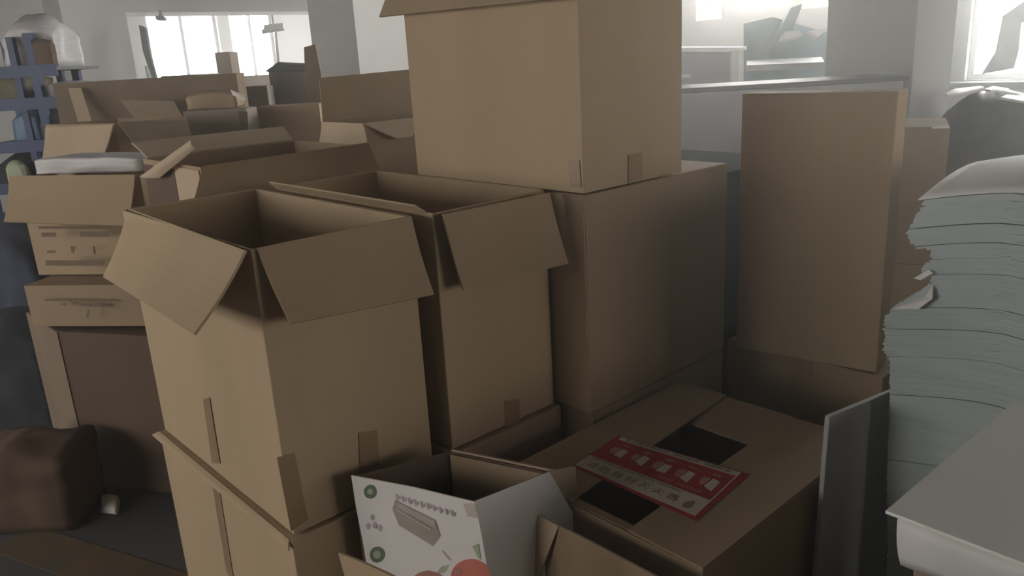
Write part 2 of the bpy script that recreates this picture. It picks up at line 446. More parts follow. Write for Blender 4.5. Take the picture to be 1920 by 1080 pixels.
# blank right side with its corner folded
slab('side_panel', [(0.912,1.183,0.802), (1.106,1.151,0.803), (1.198,1.137,0.607), (1.194,1.137,0.430), (0.928,1.180,0.557)], 0.003, 'white_blank', o)
bent('flap', [(1.111,1.167,0.796), (1.208,1.170,0.769), (1.226,1.156,0.584), (1.156,1.153,0.669)], 0.004, 'card_c', o, 0.008)
bent('flap', [(1.022, 1.40, 0.803), (1.11, 1.16, 0.803), (1.15, 1.17, 0.775), (1.06, 1.42, 0.775)], 0.004, 'card_c', o, 0.003)
slab('lining', [(1.014, 1.394, 0.797), (1.098, 1.163, 0.797), (1.096, 1.163, 0.2), (1.012, 1.392, 0.2)], 0.002, 'card_b', o)
slab('lining', [(0.806, 1.47, 0.5), (0.922, 1.196, 0.5), (1.094, 1.168, 0.5), (1.01, 1.39, 0.5)], 0.002, 'card_d', o)  # dark sheet in place of the shade within
def ringpts(cx, cy, rx, ry, n_=16):
    return [(cx + rx*math.cos(2*math.pi*k/n_), cy + ry*math.sin(2*math.pi*k/n_)) for k in range(n_)]
slab('emblem', [(0.816,1.415,0.776), (0.816,1.416,0.770), (0.814,1.420,0.763), (0.812,1.425,0.758), (0.810,1.430,0.755), (0.808,1.436,0.754), (0.805,1.441,0.755), (0.804,1.445,0.758), (0.803,1.447,0.763), (0.803,1.448,0.769), (0.803,1.446,0.775), (0.805,1.442,0.781), (0.807,1.437,0.786), (0.809,1.432,0.790), (0.812,1.426,0.791), (0.814,1.421,0.790), (0.815,1.417,0.787), (0.816,1.415,0.782)], 0.0006, 'green_ink', o)
slab('emblem_centre', [(0.812,1.422,0.775), (0.812,1.424,0.770), (0.810,1.428,0.766), (0.808,1.434,0.765), (0.806,1.437,0.767), (0.806,1.438,0.771), (0.806,1.436,0.776), (0.808,1.432,0.780), (0.810,1.427,0.782), (0.812,1.423,0.779)], 0.0006, 'leaf', o)
slab('emblem', [(0.817,1.413,0.612), (0.816,1.415,0.605), (0.815,1.419,0.597), (0.812,1.425,0.591), (0.809,1.432,0.586), (0.807,1.438,0.584), (0.804,1.445,0.585), (0.802,1.449,0.589), (0.801,1.452,0.595), (0.801,1.452,0.602), (0.802,1.450,0.610), (0.803,1.446,0.617), (0.806,1.440,0.624), (0.809,1.433,0.628), (0.811,1.427,0.630), (0.814,1.420,0.629), (0.816,1.416,0.625), (0.817,1.413,0.620)], 0.0006, 'green_ink', o)
slab('emblem_centre', [(0.813,1.421,0.611), (0.812,1.424,0.603), (0.809,1.429,0.598), (0.807,1.436,0.596), (0.805,1.441,0.599), (0.804,1.442,0.605), (0.805,1.439,0.613), (0.808,1.433,0.618), (0.810,1.427,0.620), (0.812,1.422,0.617)], 0.0006, 'leaf', o)
slab('hand_hole', [(0.835,1.370,0.765), (0.873,1.277,0.736), (0.877,1.268,0.699), (0.869,1.288,0.667), (0.836,1.367,0.701), (0.831,1.379,0.739)], 0.0006, 'hole', o)
slab('hand_hole_flap', [(0.836,1.365,0.763), (0.872,1.278,0.733), (0.873,1.275,0.717), (0.834,1.369,0.748)], 0.0006, 'lilac_ink', o)
slab('hand_hole_edge', [(0.832,1.373,0.747), (0.867,1.287,0.713), (0.867,1.288,0.709), (0.832,1.372,0.743)], 0.0006, 'label_white', o)
slab('lettering', [(0.836,1.367,0.781), (0.838,1.363,0.780), (0.839,1.361,0.771), (0.840,1.357,0.779), (0.840,1.357,0.771), (0.837,1.365,0.764), (0.836,1.368,0.771)], 0.0006, 'lilac_ink', o)
slab('lettering', [(0.842,1.352,0.780), (0.844,1.348,0.779), (0.845,1.347,0.770), (0.847,1.342,0.778), (0.846,1.343,0.770), (0.843,1.350,0.763), (0.842,1.353,0.770)], 0.0006, 'lilac_ink', o)
slab('lettering', [(0.848,1.337,0.778), (0.850,1.334,0.778), (0.851,1.332,0.769), (0.853,1.327,0.776), (0.852,1.328,0.768), (0.849,1.335,0.761), (0.848,1.338,0.769)], 0.0006, 'lilac_ink', o)
slab('lettering', [(0.854,1.323,0.777), (0.856,1.319,0.776), (0.857,1.317,0.767), (0.859,1.313,0.775), (0.858,1.314,0.767), (0.855,1.321,0.760), (0.854,1.324,0.767)], 0.0006, 'lilac_ink', o)
slab('lettering', [(0.860,1.308,0.776), (0.862,1.305,0.775), (0.863,1.303,0.766), (0.865,1.299,0.774), (0.864,1.299,0.766), (0.861,1.306,0.759), (0.860,1.309,0.766)], 0.0006, 'lilac_ink', o)
slab('lettering', [(0.866,1.294,0.774), (0.868,1.290,0.774), (0.869,1.289,0.765), (0.870,1.284,0.773), (0.870,1.285,0.764), (0.867,1.292,0.758), (0.866,1.295,0.765)], 0.0006, 'lilac_ink', o)
slab('lettering', [(0.872,1.280,0.773), (0.874,1.276,0.772), (0.874,1.274,0.764), (0.876,1.270,0.771), (0.876,1.271,0.763), (0.873,1.278,0.756), (0.872,1.281,0.764)], 0.0006, 'lilac_ink', o)
slab('lettering', [(0.878,1.266,0.772), (0.880,1.262,0.771), (0.880,1.260,0.762), (0.882,1.256,0.770), (0.882,1.257,0.762), (0.879,1.263,0.755), (0.878,1.267,0.762)], 0.0006, 'lilac_ink', o)
slab('lettering', [(0.884,1.252,0.770), (0.885,1.248,0.770), (0.886,1.246,0.761), (0.888,1.242,0.769), (0.888,1.243,0.761), (0.885,1.249,0.754), (0.884,1.252,0.761)], 0.0006, 'lilac_ink', o)
slab('lettering', [(0.890,1.238,0.769), (0.891,1.234,0.769), (0.892,1.232,0.760), (0.894,1.228,0.767), (0.893,1.229,0.759), (0.891,1.235,0.753), (0.889,1.239,0.760)], 0.0006, 'lilac_ink', o)
slab('lettering', [(0.806,1.438,0.709), (0.810,1.431,0.715), (0.811,1.428,0.709), (0.809,1.432,0.698), (0.807,1.438,0.699)], 0.0006, 'lilac_ink', o)
slab('lettering', [(0.801,1.453,0.682), (0.804,1.445,0.688), (0.805,1.442,0.681), (0.804,1.446,0.671), (0.801,1.452,0.672)], 0.0006, 'lilac_ink', o)
slab('lettering', [(0.808,1.434,0.689), (0.811,1.427,0.695), (0.813,1.423,0.689), (0.811,1.427,0.678), (0.808,1.434,0.679)], 0.0006, 'lilac_ink', o)
slab('lettering', [(0.813,1.422,0.685), (0.816,1.415,0.691), (0.818,1.412,0.685), (0.816,1.415,0.674), (0.813,1.422,0.675)], 0.0006, 'lilac_ink', o)
slab('apple_print', [(0.923,1.158,0.622), (0.922,1.160,0.609), (0.920,1.165,0.596), (0.916,1.173,0.584), (0.912,1.184,0.573), (0.907,1.196,0.565), (0.902,1.208,0.560), (0.897,1.220,0.558), (0.892,1.232,0.559), (0.888,1.241,0.564), (0.885,1.248,0.572), (0.884,1.252,0.583), (0.884,1.252,0.595), (0.885,1.250,0.609), (0.887,1.244,0.622), (0.891,1.236,0.634), (0.895,1.225,0.644), (0.900,1.213,0.652), (0.905,1.201,0.657), (0.910,1.189,0.659), (0.914,1.178,0.657), (0.918,1.169,0.652), (0.921,1.162,0.644), (0.923,1.158,0.634)], 0.0006, 'apple', o)
slab('apple_print', [(0.879,1.265,0.571), (0.878,1.267,0.560), (0.875,1.272,0.549), (0.872,1.280,0.539), (0.868,1.290,0.529), (0.863,1.301,0.522), (0.858,1.313,0.517), (0.854,1.325,0.515), (0.849,1.336,0.516), (0.845,1.344,0.520), (0.843,1.351,0.526), (0.841,1.355,0.535), (0.841,1.355,0.545), (0.842,1.353,0.556), (0.844,1.347,0.567), (0.848,1.339,0.578), (0.852,1.329,0.587), (0.857,1.317,0.594), (0.862,1.306,0.599), (0.866,1.294,0.600), (0.871,1.284,0.599), (0.874,1.275,0.596), (0.877,1.269,0.589), (0.878,1.265,0.581)], 0.0006, 'pink', o)
slab('apple_highlight', [(0.894,1.225,0.616), (0.892,1.229,0.612), (0.890,1.235,0.609), (0.887,1.241,0.609), (0.886,1.244,0.612), (0.887,1.243,0.616), (0.888,1.239,0.621), (0.891,1.232,0.623), (0.893,1.227,0.623), (0.894,1.224,0.620)], 0.0006, 'pink', o)
slab('leaf_print', [(0.871,1.283,0.603), (0.876,1.272,0.619), (0.883,1.254,0.628), (0.878,1.265,0.608), (0.872,1.282,0.596)], 0.0006, 'leaf', o)
slab('stem_print', [(0.877,1.268,0.660), (0.879,1.263,0.660), (0.886,1.247,0.642), (0.884,1.253,0.639)], 0.0006, 'lilac_ink', o)
slab('side_print', [(0.907,1.195,0.691), (0.913,1.181,0.700), (0.915,1.178,0.661), (0.912,1.185,0.665)], 0.0006, 'leaf', o)
slab('tape', [(0.902,1.209,0.792), (0.912,1.183,0.799), (0.915,1.178,0.763), (0.905,1.201,0.763)], 0.0006, 'label_white', o)

# opened brown carton in front of it
o = carton('opened brown carton at the bottom edge, its flap standing before the white fruit carton', rect(0.60, 1.068, 0.55, 1.145), 0.0, 0.52, 'card_b', False)
bent('flap', [(1.07, 0.70, 0.52), (1.07, 1.14, 0.52), (1.072,1.154,0.707), (1.072,0.816,0.711)], 0.005, 'card_b', o, 0.004)
slab('flap', [(1.068,1.149,0.711), (1.050,1.188,0.568), (1.050,1.157,0.530), (1.070,1.092,0.708)], 0.004, 'card_c', o)
bent('flap', [(0.602, 1.02, 0.52), (0.602, 1.14, 0.52), (0.590,1.181,0.843), (0.612,1.024,0.856)], 0.005, 'card', o, 0.004)

# ---------------------------------------------------------------- grey paper at the right
SX0, SX1 = 1.82, 2.62
def rise(y):     # how the sheets sag and rise along the stack
    t = max(0.0, min(1.0, (0.72 - y) / 0.30))
    return 0.045 * math.sin(t * math.pi * 0.5) - 0.05 * max(0.0, t - 0.75)
PROFILE = [(1.820,0.682,0.446), (1.820,0.700,0.650), (1.820,0.708,0.848), (1.820,0.717,0.966), (1.820,0.733,0.985), (1.820,0.735,1.058), (1.820,0.721,1.091), (1.820,0.643,1.143), (1.820,0.638,1.166), (1.820,0.669,1.176), (1.820,0.648,1.201), (1.820,0.643,1.219), (1.820,0.685,1.233), (1.820,0.702,1.267), (1.820,0.690,1.299), (1.820,0.674,1.317), (1.820,0.671,1.337)]
def edge_y(z):
    P = PROFILE
    if z <= P[0][2]: return P[0][1]
    for a, b in zip(P, P[1:]):
        if a[2] <= z <= b[2]:
            return a[1] + (b[1] - a[1]) * (z - a[2]) / max(b[2] - a[2], 1e-6)
    return P[-1][1]
ZTOP = PROFILE[-1][2]
cuts = [0.0, 0.30, 0.52, 0.70, 0.872, 0.97, 1.037, 1.088, 1.165, 1.200, 1.233, 1.274, ZTOP]
ordinal = ['topmost', 'second', 'third', 'fourth', 'fifth', 'sixth', 'seventh', 'eighth', 'ninth', 'tenth', 'eleventh', 'twelfth', 'thirteenth', 'fourteenth']
rnd = random.Random(3)
NB = len(cuts) - 1
for b in range(NB):
    za, zb = cuts[b], cuts[b+1]
    gap = rnd.choice((0.0008, 0.0016, 0.0022)) if b else 0.0
    ns = max(2, int((zb - za) / 0.005))
    bm = bmesh.new()
    zz = za + gap
    dz = (zb - za - gap) / ns
    for k in range(ns):
        zc = zz + dz * (k + 0.5)
        jit = rnd.uniform(-0.004, 0.004) if zc > 0.95 else rnd.uniform(-0.0015, 0.0015)
        jx = rnd.uniform(-0.0007, 0.0007)
        ye = edge_y(zc) + jit
        y2 = 0.30 + rnd.uniform(-0.01, 0.01)
        N = 9
        lo = []; hi = []
        for q in range(N + 1):
            y = ye + (y2 - ye) * q / N
            r = rise(y) * min(1.0, zc / 0.6)
            row = []
            for (x, z) in ((SX0 + jx, zz + dz*k), (SX1, zz + dz*k), (SX1, zz + dz*(k+1)), (SX0 + jx, zz + dz*(k+1))):
                row.append(bm.verts.new((x, y, z + r)))
            lo.append(row)
        for q in range(N):
            a, c = lo[q], lo[q+1]
            for e in range(4):
                f = (e + 1) % 4
                bm.faces.new((a[e], a[f], c[f], c[e]))
        bm.faces.new(lo[0]); bm.faces.new(lo[-1][::-1])
    w = ordinal[NB - 1 - b]
    lab = 'grey paper bundle, %s from the top of the tall paper stack' % w if b < NB-1 else 'topmost grey paper bundle of the tall stack, ragged at its end'
    o = link('paper_bundle', bm, 'paper')
    tag(o, lab, 'paper', 'bundles of the tall paper stack')
# loose white top sheets with a curl
bm = bmesh.new(); R1 = []; N = 14
for i in range(N + 1):
    x = SX0 - 0.004 + (SX1 - SX0) * i / N
    row = []
    for j in range(N + 1):
        y = edge_y(ZTOP) + 0.012 + (0.30 - edge_y(ZTOP) - 0.012) * j / N
        row.append(bm.verts.new((x, y, ZTOP + 0.004 + rise(y) + 0.05 * math.sin(min(1, (i / N) * 1.3) * math.pi) * 0.8)))
    R1.append(row)
for i in range(N):
    for j in range(N):
        bm.faces.new((R1[i][j], R1[i+1][j], R1[i+1][j+1], R1[i][j+1]))
o = link('paper_sheet', bm, 'paper_white', None, 0, True)
md = o.modifiers.new('thick', 'SOLIDIFY'); md.thickness = 0.002
tag(o, 'white sheet humped over the top of the tall grey paper stack', 'paper')
# torn corners sticking out
for (p, lab) in (([(1.815,0.719,1.089), (1.815,0.648,1.133), (1.815,0.634,1.164), (1.800,0.628,1.136), (1.800,0.655,1.106)], 'white torn sheet corner folded over the ledge of the paper stack'),
                 ([(1.815,0.676,1.171), (1.815,0.646,1.196), (1.810,0.635,1.191), (1.810,0.660,1.170)], 'small white sheet corner poking out above the ledge of the paper stack')):
    o = slab('paper_sheet', p, 0.002, 'paper_white'); tag(o, lab, 'paper', 'torn sheet corners')

# upright board between carton and stack
o = slab('grey_board', [(1.604,0.757,0.883), (2.012,0.757,0.822), (1.98, 0.757, 0.0), (1.565, 0.757, 0.0)], 0.012, 'panel', None, 0.002)
tag(o, 'upright grey board standing between the tall paper stack and the half closed carton', 'board')

# nearer pile with the satin board on top
o = carton('brown carton carrying the satin grey board and white sheets', rect(1.265, 1.79, -0.15, 0.43), 0.0, 0.928, 'card_b', True)
o = slab('grey_board', [(1.199, 0.459, 0.95), (1.80, 0.440, 0.95), (1.78, -0.25, 0.95), (1.18, -0.25, 0.95)], 0.006, 'sheet', None, 0.001)
tag(o, 'large satin grey board lying flat with its corner pointing at the red notice', 'board')
bm = bmesh.new(); R1 = []
for i in range(11):
    row = []
    for j in range(11):
        x = 1.215 + 0.57 * i / 10; y = 0.445 - 0.68 * j / 10
        d = 0.012 * math.exp(-i / 1.2)
        row.append(bm.verts.new((x - 0.012 * (1 - math.exp(-i/1.0)) * 0, y, 0.942 - d * 0.6)))
    R1.append(row)
for i in range(10):
    for j in range(10):
        bm.faces.new((R1[i][j], R1[i+1][j], R1[i+1][j+1], R1[i][j+1]))
edge = []
for j in range(11):
    y = 0.445 - 0.68 * j / 10
    prev = R1[0][j]
    col_ = [prev]
    for k in range(1, 5):
        col_.append(bm.verts.new((1.215 + 0.004 * k * k * 0.5, y, 0.935 - 0.026 * k)))
    edge.append(col_)
for j in range(10):
    for k in range(4):
        bm.faces.new((edge[j][k], edge[j+1][k], edge[j+1][k+1], edge[j][k+1]))
o = link('paper_sheet', bm, 'paper_white', None, 0, True)
md = o.modifiers.new('thick', 'SOLIDIFY'); md.thickness = 0.0015
tag(o, 'white sheet drooping from under the large satin grey board', 'paper')

# ---------------------------------------------------------------- cartons behind the row
o = carton('wide open carton behind the front row, its long front flap hanging down', rect(0.964, 1.572, 2.52, 3.05), 0.0, 1.42, 'card_b')
bent('flap', [(0.970,2.515,1.423), (1.582,2.515,1.428), (1.590,2.440,1.296), (0.892,2.440,1.319)], TH, 'card_b', o, 0.004)
bent('flap', [(0.98, 3.05, 1.42), (1.56, 3.05, 1.42), (1.58, 3.16, 1.47), (0.97, 3.16, 1.47)], TH, 'card_c', o, 0.003)
bent('flap', [(0.935,2.816,1.371), (0.942,2.469,1.486), (0.935,2.479,1.511), (0.920,2.970,1.366)], TH, 'card_c', o, 0.006)
slab('side_panel', [(0.961, 2.53, 1.41), (0.961, 2.74, 1.41), (0.961, 2.74, 0.6), (0.961, 2.53, 0.6)], 0.003, 'card_c', o)  # pale panel paints the lit part of this side
slab('side_panel', [(0.961, 2.745, 1.40), (0.961, 3.04, 1.40), (0.961, 3.04, 0.6), (0.961, 2.745, 0.6)], 0.003, 'card_d', o)  # dark panel paints the shadowed gap on the same side

def stacked(label, low_label, corners, ztop, h, m='card', closed=False, low_m='card_b', group='cartons piled behind the row'):
    """a carton and the closed ones carrying it"""
    z = ztop - h
    o = carton(label, corners, z, ztop, m, closed, group)
    if z > 0.02:
        carton(low_label, corners, 0.0, z - 0.002, low_m, True, group)
    return o

o = stacked('open carton behind the big raised carton, lit side flap painted pale and a raised back flap', 'carton under the open carton that has a raised back flap',
            rect(1.937, 2.55, 3.10, 3.47), 1.45, 0.72, 'card_b')
bent('flap', [(1.94, 3.465, 1.45), (2.55, 3.465, 1.45), (2.482,3.470,1.666), (1.951,3.470,1.654)], TH, 'card_b', o, 0.004)
bent('flap', [(1.934, 3.46, 1.452), (1.934, 3.10, 1.452), (1.900,3.030,1.368), (1.900,3.454,1.347)], TH, 'card_c', o, 0.004)  # light on this side is put into the pale colour
bent('flap', [(1.94, 3.098, 1.452), (2.3, 3.098, 1.452), (2.134,3.020,1.376), (2.052,3.020,1.378)], TH, 'card_c', o, 0.004)

# stack with the printed cartons at the left
C1 = [(0.701,3.836),(1.046,3.384),(1.380,3.639),(1.035,4.091)]
o = carton('printed carton with a long front flap, topped by a film wrapped roll', C1, 0.912, 1.326, 'card', False, 'printed cartons in the left stack')
bent('flap', [(0.676,3.820,1.343), (1.022,3.367,1.331), (0.942,3.297,1.146), (0.604,3.721,1.175)], TH, 'card', o, 0.006)
def print_rows(o, rows, d):
    for (pts) in rows:
        slab('lettering', pts, 0.0008, 'ink', o)
print_rows(o, [
 [(0.714,3.693,1.141), (0.918,3.425,1.135), (0.916,3.423,1.125), (0.711,3.691,1.130)],
 [(0.718,3.680,1.115), (0.759,3.629,1.114), (0.755,3.626,1.097), (0.714,3.677,1.098)],
 [(0.827,3.541,1.116), (0.906,3.429,1.115), (0.901,3.425,1.094), (0.822,3.538,1.095)],
 [(0.716,3.647,1.044), (0.740,3.618,1.043), (0.738,3.616,1.034), (0.714,3.645,1.035)],
 [(0.785,3.563,1.059), (0.800,3.543,1.059), (0.789,3.542,1.032), (0.784,3.554,1.032)],
 [(0.847,3.480,1.058), (0.853,3.474,1.057), (0.850,3.466,1.028), (0.843,3.472,1.029)],
 [(0.703,3.643,1.006), (0.866,3.427,1.004), (0.858,3.427,0.983), (0.698,3.639,0.985)]], 0)
C2 = [(0.616,3.709),(0.997,3.232),(1.341,3.506),(0.959,3.984)]
o = carton('closed printed carton second from the top of the left stack', C2, 0.729, 0.906, 'card_b', True, 'printed cartons in the left stack')
print_rows(o, [
 [(0.662,3.608,0.858), (0.842,3.370,0.854), (0.840,3.368,0.846), (0.660,3.607,0.850)],
 [(0.703,3.545,0.842), (0.720,3.516,0.843), (0.717,3.514,0.833), (0.701,3.543,0.832)],
 [(0.756,3.475,0.840), (0.818,3.398,0.835), (0.816,3.396,0.824), (0.754,3.474,0.829)],
 [(0.771,3.443,0.817), (0.777,3.436,0.817), (0.766,3.433,0.784), (0.760,3.441,0.784)]], 0)
P1, P2, P3 = (0.663,4.058,0.672), (0.681,3.605,0.697), (0.994,3.093,0.741)
zc = 0.712
C3 = [(P2[0], P2[1]), (P3[0], P3[1]), (P3[0]+P1[0]-P2[0], P3[1]+P1[1]-P2[1]), (P1[0], P1[1])]
o = carton('brown carton painted dark for shade, standing on the floor at the bottom of the left stack', C3, 0.0, zc, 'card_d', True, 'printed cartons in the left stack')  # shade on this carton is put into its dark colour
slab('side_panel', [(P1[0]-0.003, P1[1]-0.002, zc-0.002), (P2[0]-0.003, P2[1]-0.001, zc-0.002), (P2[0]-0.003, P2[1]-0.001, 0.01), (P1[0]-0.003, P1[1]-0.002, 0.01)], 0.003, 'wood', o)  # lighter colour paints the side that catches light

# film wrapped roll on it
def lump(name, corners, z0, z1, m, n=10, amp=0.02, seed=1, dome=0.0, parent=None):
    c = [Vector((p[0], p[1], 0)) for p in corners]
    bm = bmesh.new()
    bm2 = bmesh.new(); add_box(bm2, 0, 1, 0, 1, 0, 1)
    bmesh.ops.subdivide_edges(bm2, edges=bm2.edges, cuts=n, use_grid_fill=True)
    from mathutils import noise
    for v in bm2.verts:
        u, w, h = v.co
        a = c[0].lerp(c[1], u); b = c[3].lerp(c[2], u)
        p = a.lerp(b, w)
        top = h * (1 - dome * ((2*u-1)**2 + (2*w-1)**2) * 0.5 * h)
        p.z = z0 + (z1 - z0) * top
        k = noise.noise_vector(p * 9 + Vector((seed * 3.1, 0, 0))) * amp * min(1.0, h * 4)
        v.co = p + k
        if v.co.z < z0: v.co.z = z0
    me = bpy.data.meshes.new('tmp'); bm2.to_mesh(me); bm2.free()
    bm.from_mesh(me); bpy.data.meshes.remove(me)
    return link(name, bm, m, parent, 0, True)
zf = 1.326
o = lump('film_roll', [(0.798,3.933),(1.103,3.491),(1.235,3.582),(0.929,4.024)], zf+0.001, zf + 0.075, 'film', 10, 0.012, 4, 0.3)
tag(o, 'flat clear film bundle lying on the printed carton at the left', 'film')

# open carton behind that stack
Q1, Q2, Q3 = (1.105,4.991,1.466), (1.308,4.469,1.484), (1.685,4.474,1.463)
C6 = [(Q2[0], Q2[1]), (Q3[0], Q3[1]), (Q1[0]+Q3[0]-Q2[0], Q1[1]+Q3[1]-Q2[1]), (Q1[0], Q1[1])]
o = stacked('open carton behind the film bundle, its lit flap painted pale and its shaded flap dark', 'carton under the open one behind the film bundle', C6, Q2[2], 0.6, 'card_b')
bent('flap', [(1.100,4.969,1.468), (1.294,4.451,1.478), (1.197,4.370,1.333), (1.029,4.860,1.314)], TH, 'card_c', o, 0.004)  # pale colour paints the lit side
bent('flap', [(1.316,4.435,1.487), (1.661,4.426,1.466), (1.624,4.283,1.372), (1.347,4.232,1.324)], TH, 'card_m', o, 0.004)  # darker colour paints the shaded side

# long dark carton wall and its neighbours
o = stacked('long dark carton under the left pillar with its top flaps open', 'carton under the long dark carton', [(1.443,6.101),(2.362,5.290),(2.481,5.425),(1.562,6.236)], 1.696, 0.7, 'card_m')
bent('flap', [(1.505,5.980,1.660), (1.568,5.923,1.658), (1.552,5.755,1.403), (1.485,5.816,1.408)], TH, 'card_c', o, 0.003)
bent('flap', [(1.721,5.667,1.568), (1.976,5.430,1.542), (1.940,5.211,1.432), (1.722,5.409,1.442)], TH, 'card_c', o, 0.004)
o = stacked('closed carton poking up behind the long dark carton, below the bright opening', 'carton under the one poking up below the bright opening', [(2.473,7.007),(2.703,6.789),(3.047,7.151),(2.817,7.370)], 1.705, 0.6, 'card_g', True)
o = stacked('second closed carton poking up beside it, its right end slanting', 'carton under the second one poking up', [(2.666,6.678),(2.831,6.382),(3.268,6.624),(3.104,6.921)], 1.668, 0.6, 'card_g', True)
o = stacked('grey brown carton in the middle of the pile, dark end at right', 'carton under the grey brown middle carton', [(1.812,4.866),(2.066,4.560),(2.174,4.649),(1.920,4.955)], 1.498, 0.6, 'card_g', True)
slab('end_panel', [(2.003,4.520,1.487), (2.033,4.476,1.479), (2.018,4.457,1.396), (1.987,4.500,1.398)], 0.004, 'card_d', o)
o = lump('film_roll', [(1.876,4.962),(2.085,4.725),(2.175,4.804),(1.966,5.041)], 1.498+0.001, 1.603, 'card_b', 8, 0.015, 9, 0.3)
tag(o, 'brown wrapped bundle lying on the grey brown middle carton', 'bundle')
bits = slab('white_bit', [(2.056,4.714,1.605), (2.080,4.671,1.584), (2.104,4.621,1.545), (2.092,4.627,1.534), (2.058,4.700,1.574)], 0.002, 'paper_white')  # white piece standing in for a glint
tag(bits, 'white piece painting a glint at the end of the wrapped brown bundle', 'paper')
o = stacked('greyish carton right of the wrapped bundle below the bright window', 'carton under the greyish carton below the window', [(2.472,5.563),(2.634,5.425),(2.750,5.563),(2.589,5.700)], 1.599, 0.6, 'card_g', True)
o = stacked('brown carton in front of the tall box by the window, dark gap at its left', 'carton under the brown carton in front of the tall box', [(2.213,4.712),(2.489,4.463),(2.623,4.612),(2.347,4.860)], 1.491, 0.6, 'card_b', True)
o = stacked('tall carton with a dark lid standing before the bright window', 'carton under the tall carton with a dark lid', [(2.810,5.732),(2.975,5.442),(3.079,5.501),(2.914,5.792)], 1.716, 0.7, 'card_g', True)
slab('lid', [(2.736,5.622,1.695), (2.853,5.638,1.754), (2.978,5.378,1.729), (2.960,5.359,1.677)], 0.01, 'steel_dark', o)
o = slab('plank', [(2.683,4.912,1.829), (2.742,4.866,1.845), (2.726,4.807,1.655), (2.638,4.729,1.254), (2.566,4.795,1.259)], 0.03, 'wood')
tag(o, 'narrow brown upright board beside the tall carton with the dark lid', 'board')
o = slab('white_bit', [(2.561,4.736,1.454), (2.625,4.678,1.453), (2.594,4.629,1.436), (2.532,4.686,1.441)], 0.004, 'paper_white')
tag(o, 'white paper edge across the narrow upright board', 'paper')

# brown carton standing in the bright bay
o = carton('pale carton standing upright in the bright room beyond the pillars', [(4.143,9.795),(4.275,9.673),(4.478,9.894),(4.346,10.016)], 0.0, 1.944, 'card_b', True)
# ceiling lamps of the bright bay
o = thing('ceiling_lamp', 'white tube lamp hanging in the bright room beyond the pillars', 'lamp')
bm = bmesh.new(); add_slab(bm, [(5.340,10.817,2.300), (5.542,10.643,2.314), (5.524,10.629,2.236), (5.320,10.802,2.215)], 0.06); link('lamp_body', bm, 'frame', o)
slab('hanger', [(5.425,10.745,2.308), (5.441,10.730,2.307), (5.490,10.820,2.649), (5.473,10.835,2.650)], 0.03, 'steel', o)
# post with cross arm
o = thing('light_stand', 'pale upright post with a short arm before the bright window', 'post')
slab('pole', [(5.522,10.902,2.217), (5.549,10.877,2.215), (5.143,10.281,-0.247), (5.110,10.311,-0.245)], 0.04, 'frame', o)
slab('arm', [(5.402,11.024,2.255), (5.644,10.818,2.281), (5.634,10.811,2.238), (5.390,11.015,2.205)], 0.04, 'steel', o)
o = thing('wall_bracket', 'grey bracket hanging under the beam by the left pillar', 'bracket')
slab('plate', [(3.651,10.122,2.380), (3.725,10.054,2.374), (3.718,10.048,2.344), (3.644,10.117,2.350)], 0.08, 'steel', o)
slab('hanger', [(3.691,10.114,2.451), (3.715,10.092,2.449), (3.697,10.079,2.377), (3.674,10.101,2.378)], 0.04, 'steel', o)
# shelf post against the left pillar
o = thing('metal_ladder_rack', 'grey slotted post leaning at the edge of the left pillar', 'rack')
slab('post', [(3.332,9.805,2.269), (3.379,9.752,2.242), (3.349,9.671,1.962), (3.339,9.560,1.656), (3.055,9.127,-0.107), (3.015,9.164,-0.104), (3.304,9.593,1.659), (3.298,9.722,1.977)], 0.05, 'steel_dark', o)
slab('post', [(3.308,9.794,1.827), (3.330,9.774,1.826), (3.322,9.716,1.660), (3.017,9.295,-0.122), (2.990,9.320,-0.120), (3.296,9.741,1.662)], 0.04, 'frame', o)

# ---------------------------------------------------------------- blue rack at far left
rk = thing('storage_rack', 'blue steel storage rack full of goods by the left wall', 'rack', None, ((1.385,6.517,1.549)[0], (1.385,6.517,1.549)[1], 0))
rk.rotation_euler = (0, 0, math.radians(-41.7))
S = 5.6 / 1491
def lx(px): return (px - 60) * S
def lz(py): return 1.7 - (py - 152) * S
def rbox(name, p0, p1, y0, y1, z0, z1, m, parent=None, bev=0.0):
    return box(name, lx(p0), lx(p1), y0, y1, z0, z1, m, parent or rk, bev)
for (a, b, zt) in ((38, 50, 2.02), (70, 84, 2.04), (-60, -48, 2.02)):
    rbox('upright', a, b, 0.0, 0.05, 0, zt, 'blue')
    rbox('upright', a, b, 0.55, 0.60, 0, zt, 'blue')
for zz_ in (lz(126), lz(184), lz(262), lz(340)):
    rbox('beam', -60, 122, -0.02, 0.0, zz_ - 0.05, zz_ + 0.03, 'blue')
    rbox('shelf', -60, 122, 0.0, 0.60, zz_ - 0.01, zz_ + 0.012, 'steel_dark')
def put(name, label, cat, p0, p1, y0, y1, z0, z1, m, amp=0.015, seed=1, dome=0.0):
    R_ = Matrix.Rotation(math.radians(-41.7), 4, 'Z')
    L_ = Vector(rk.location)
    cs = [(L_ + R_ @ Vector((lx(a), b, 0))) for a, b in ((p0, y0), (p1, y0), (p1, y1), (p0, y1))]
    o = lump(name, [(c.x, c.y) for c in cs], z0, z1, m, 7, amp, seed, dome)
    return tag(o, label, cat, 'goods on the blue rack')
e = 0.014
put('sack', 'white sack on the upper shelf of the blue rack', 'sack', 16, 108, 0.08, 0.5, lz(126)+e, lz(22), 'film', 0.03, 2, 0.5)
put('parcel', 'brown parcel hanging over the upper shelf edge of the rack', 'parcel', 86, 116, 0.0, 0.07, lz(126)+e, lz(72), 'card_d', 0.01, 3, 0.2)
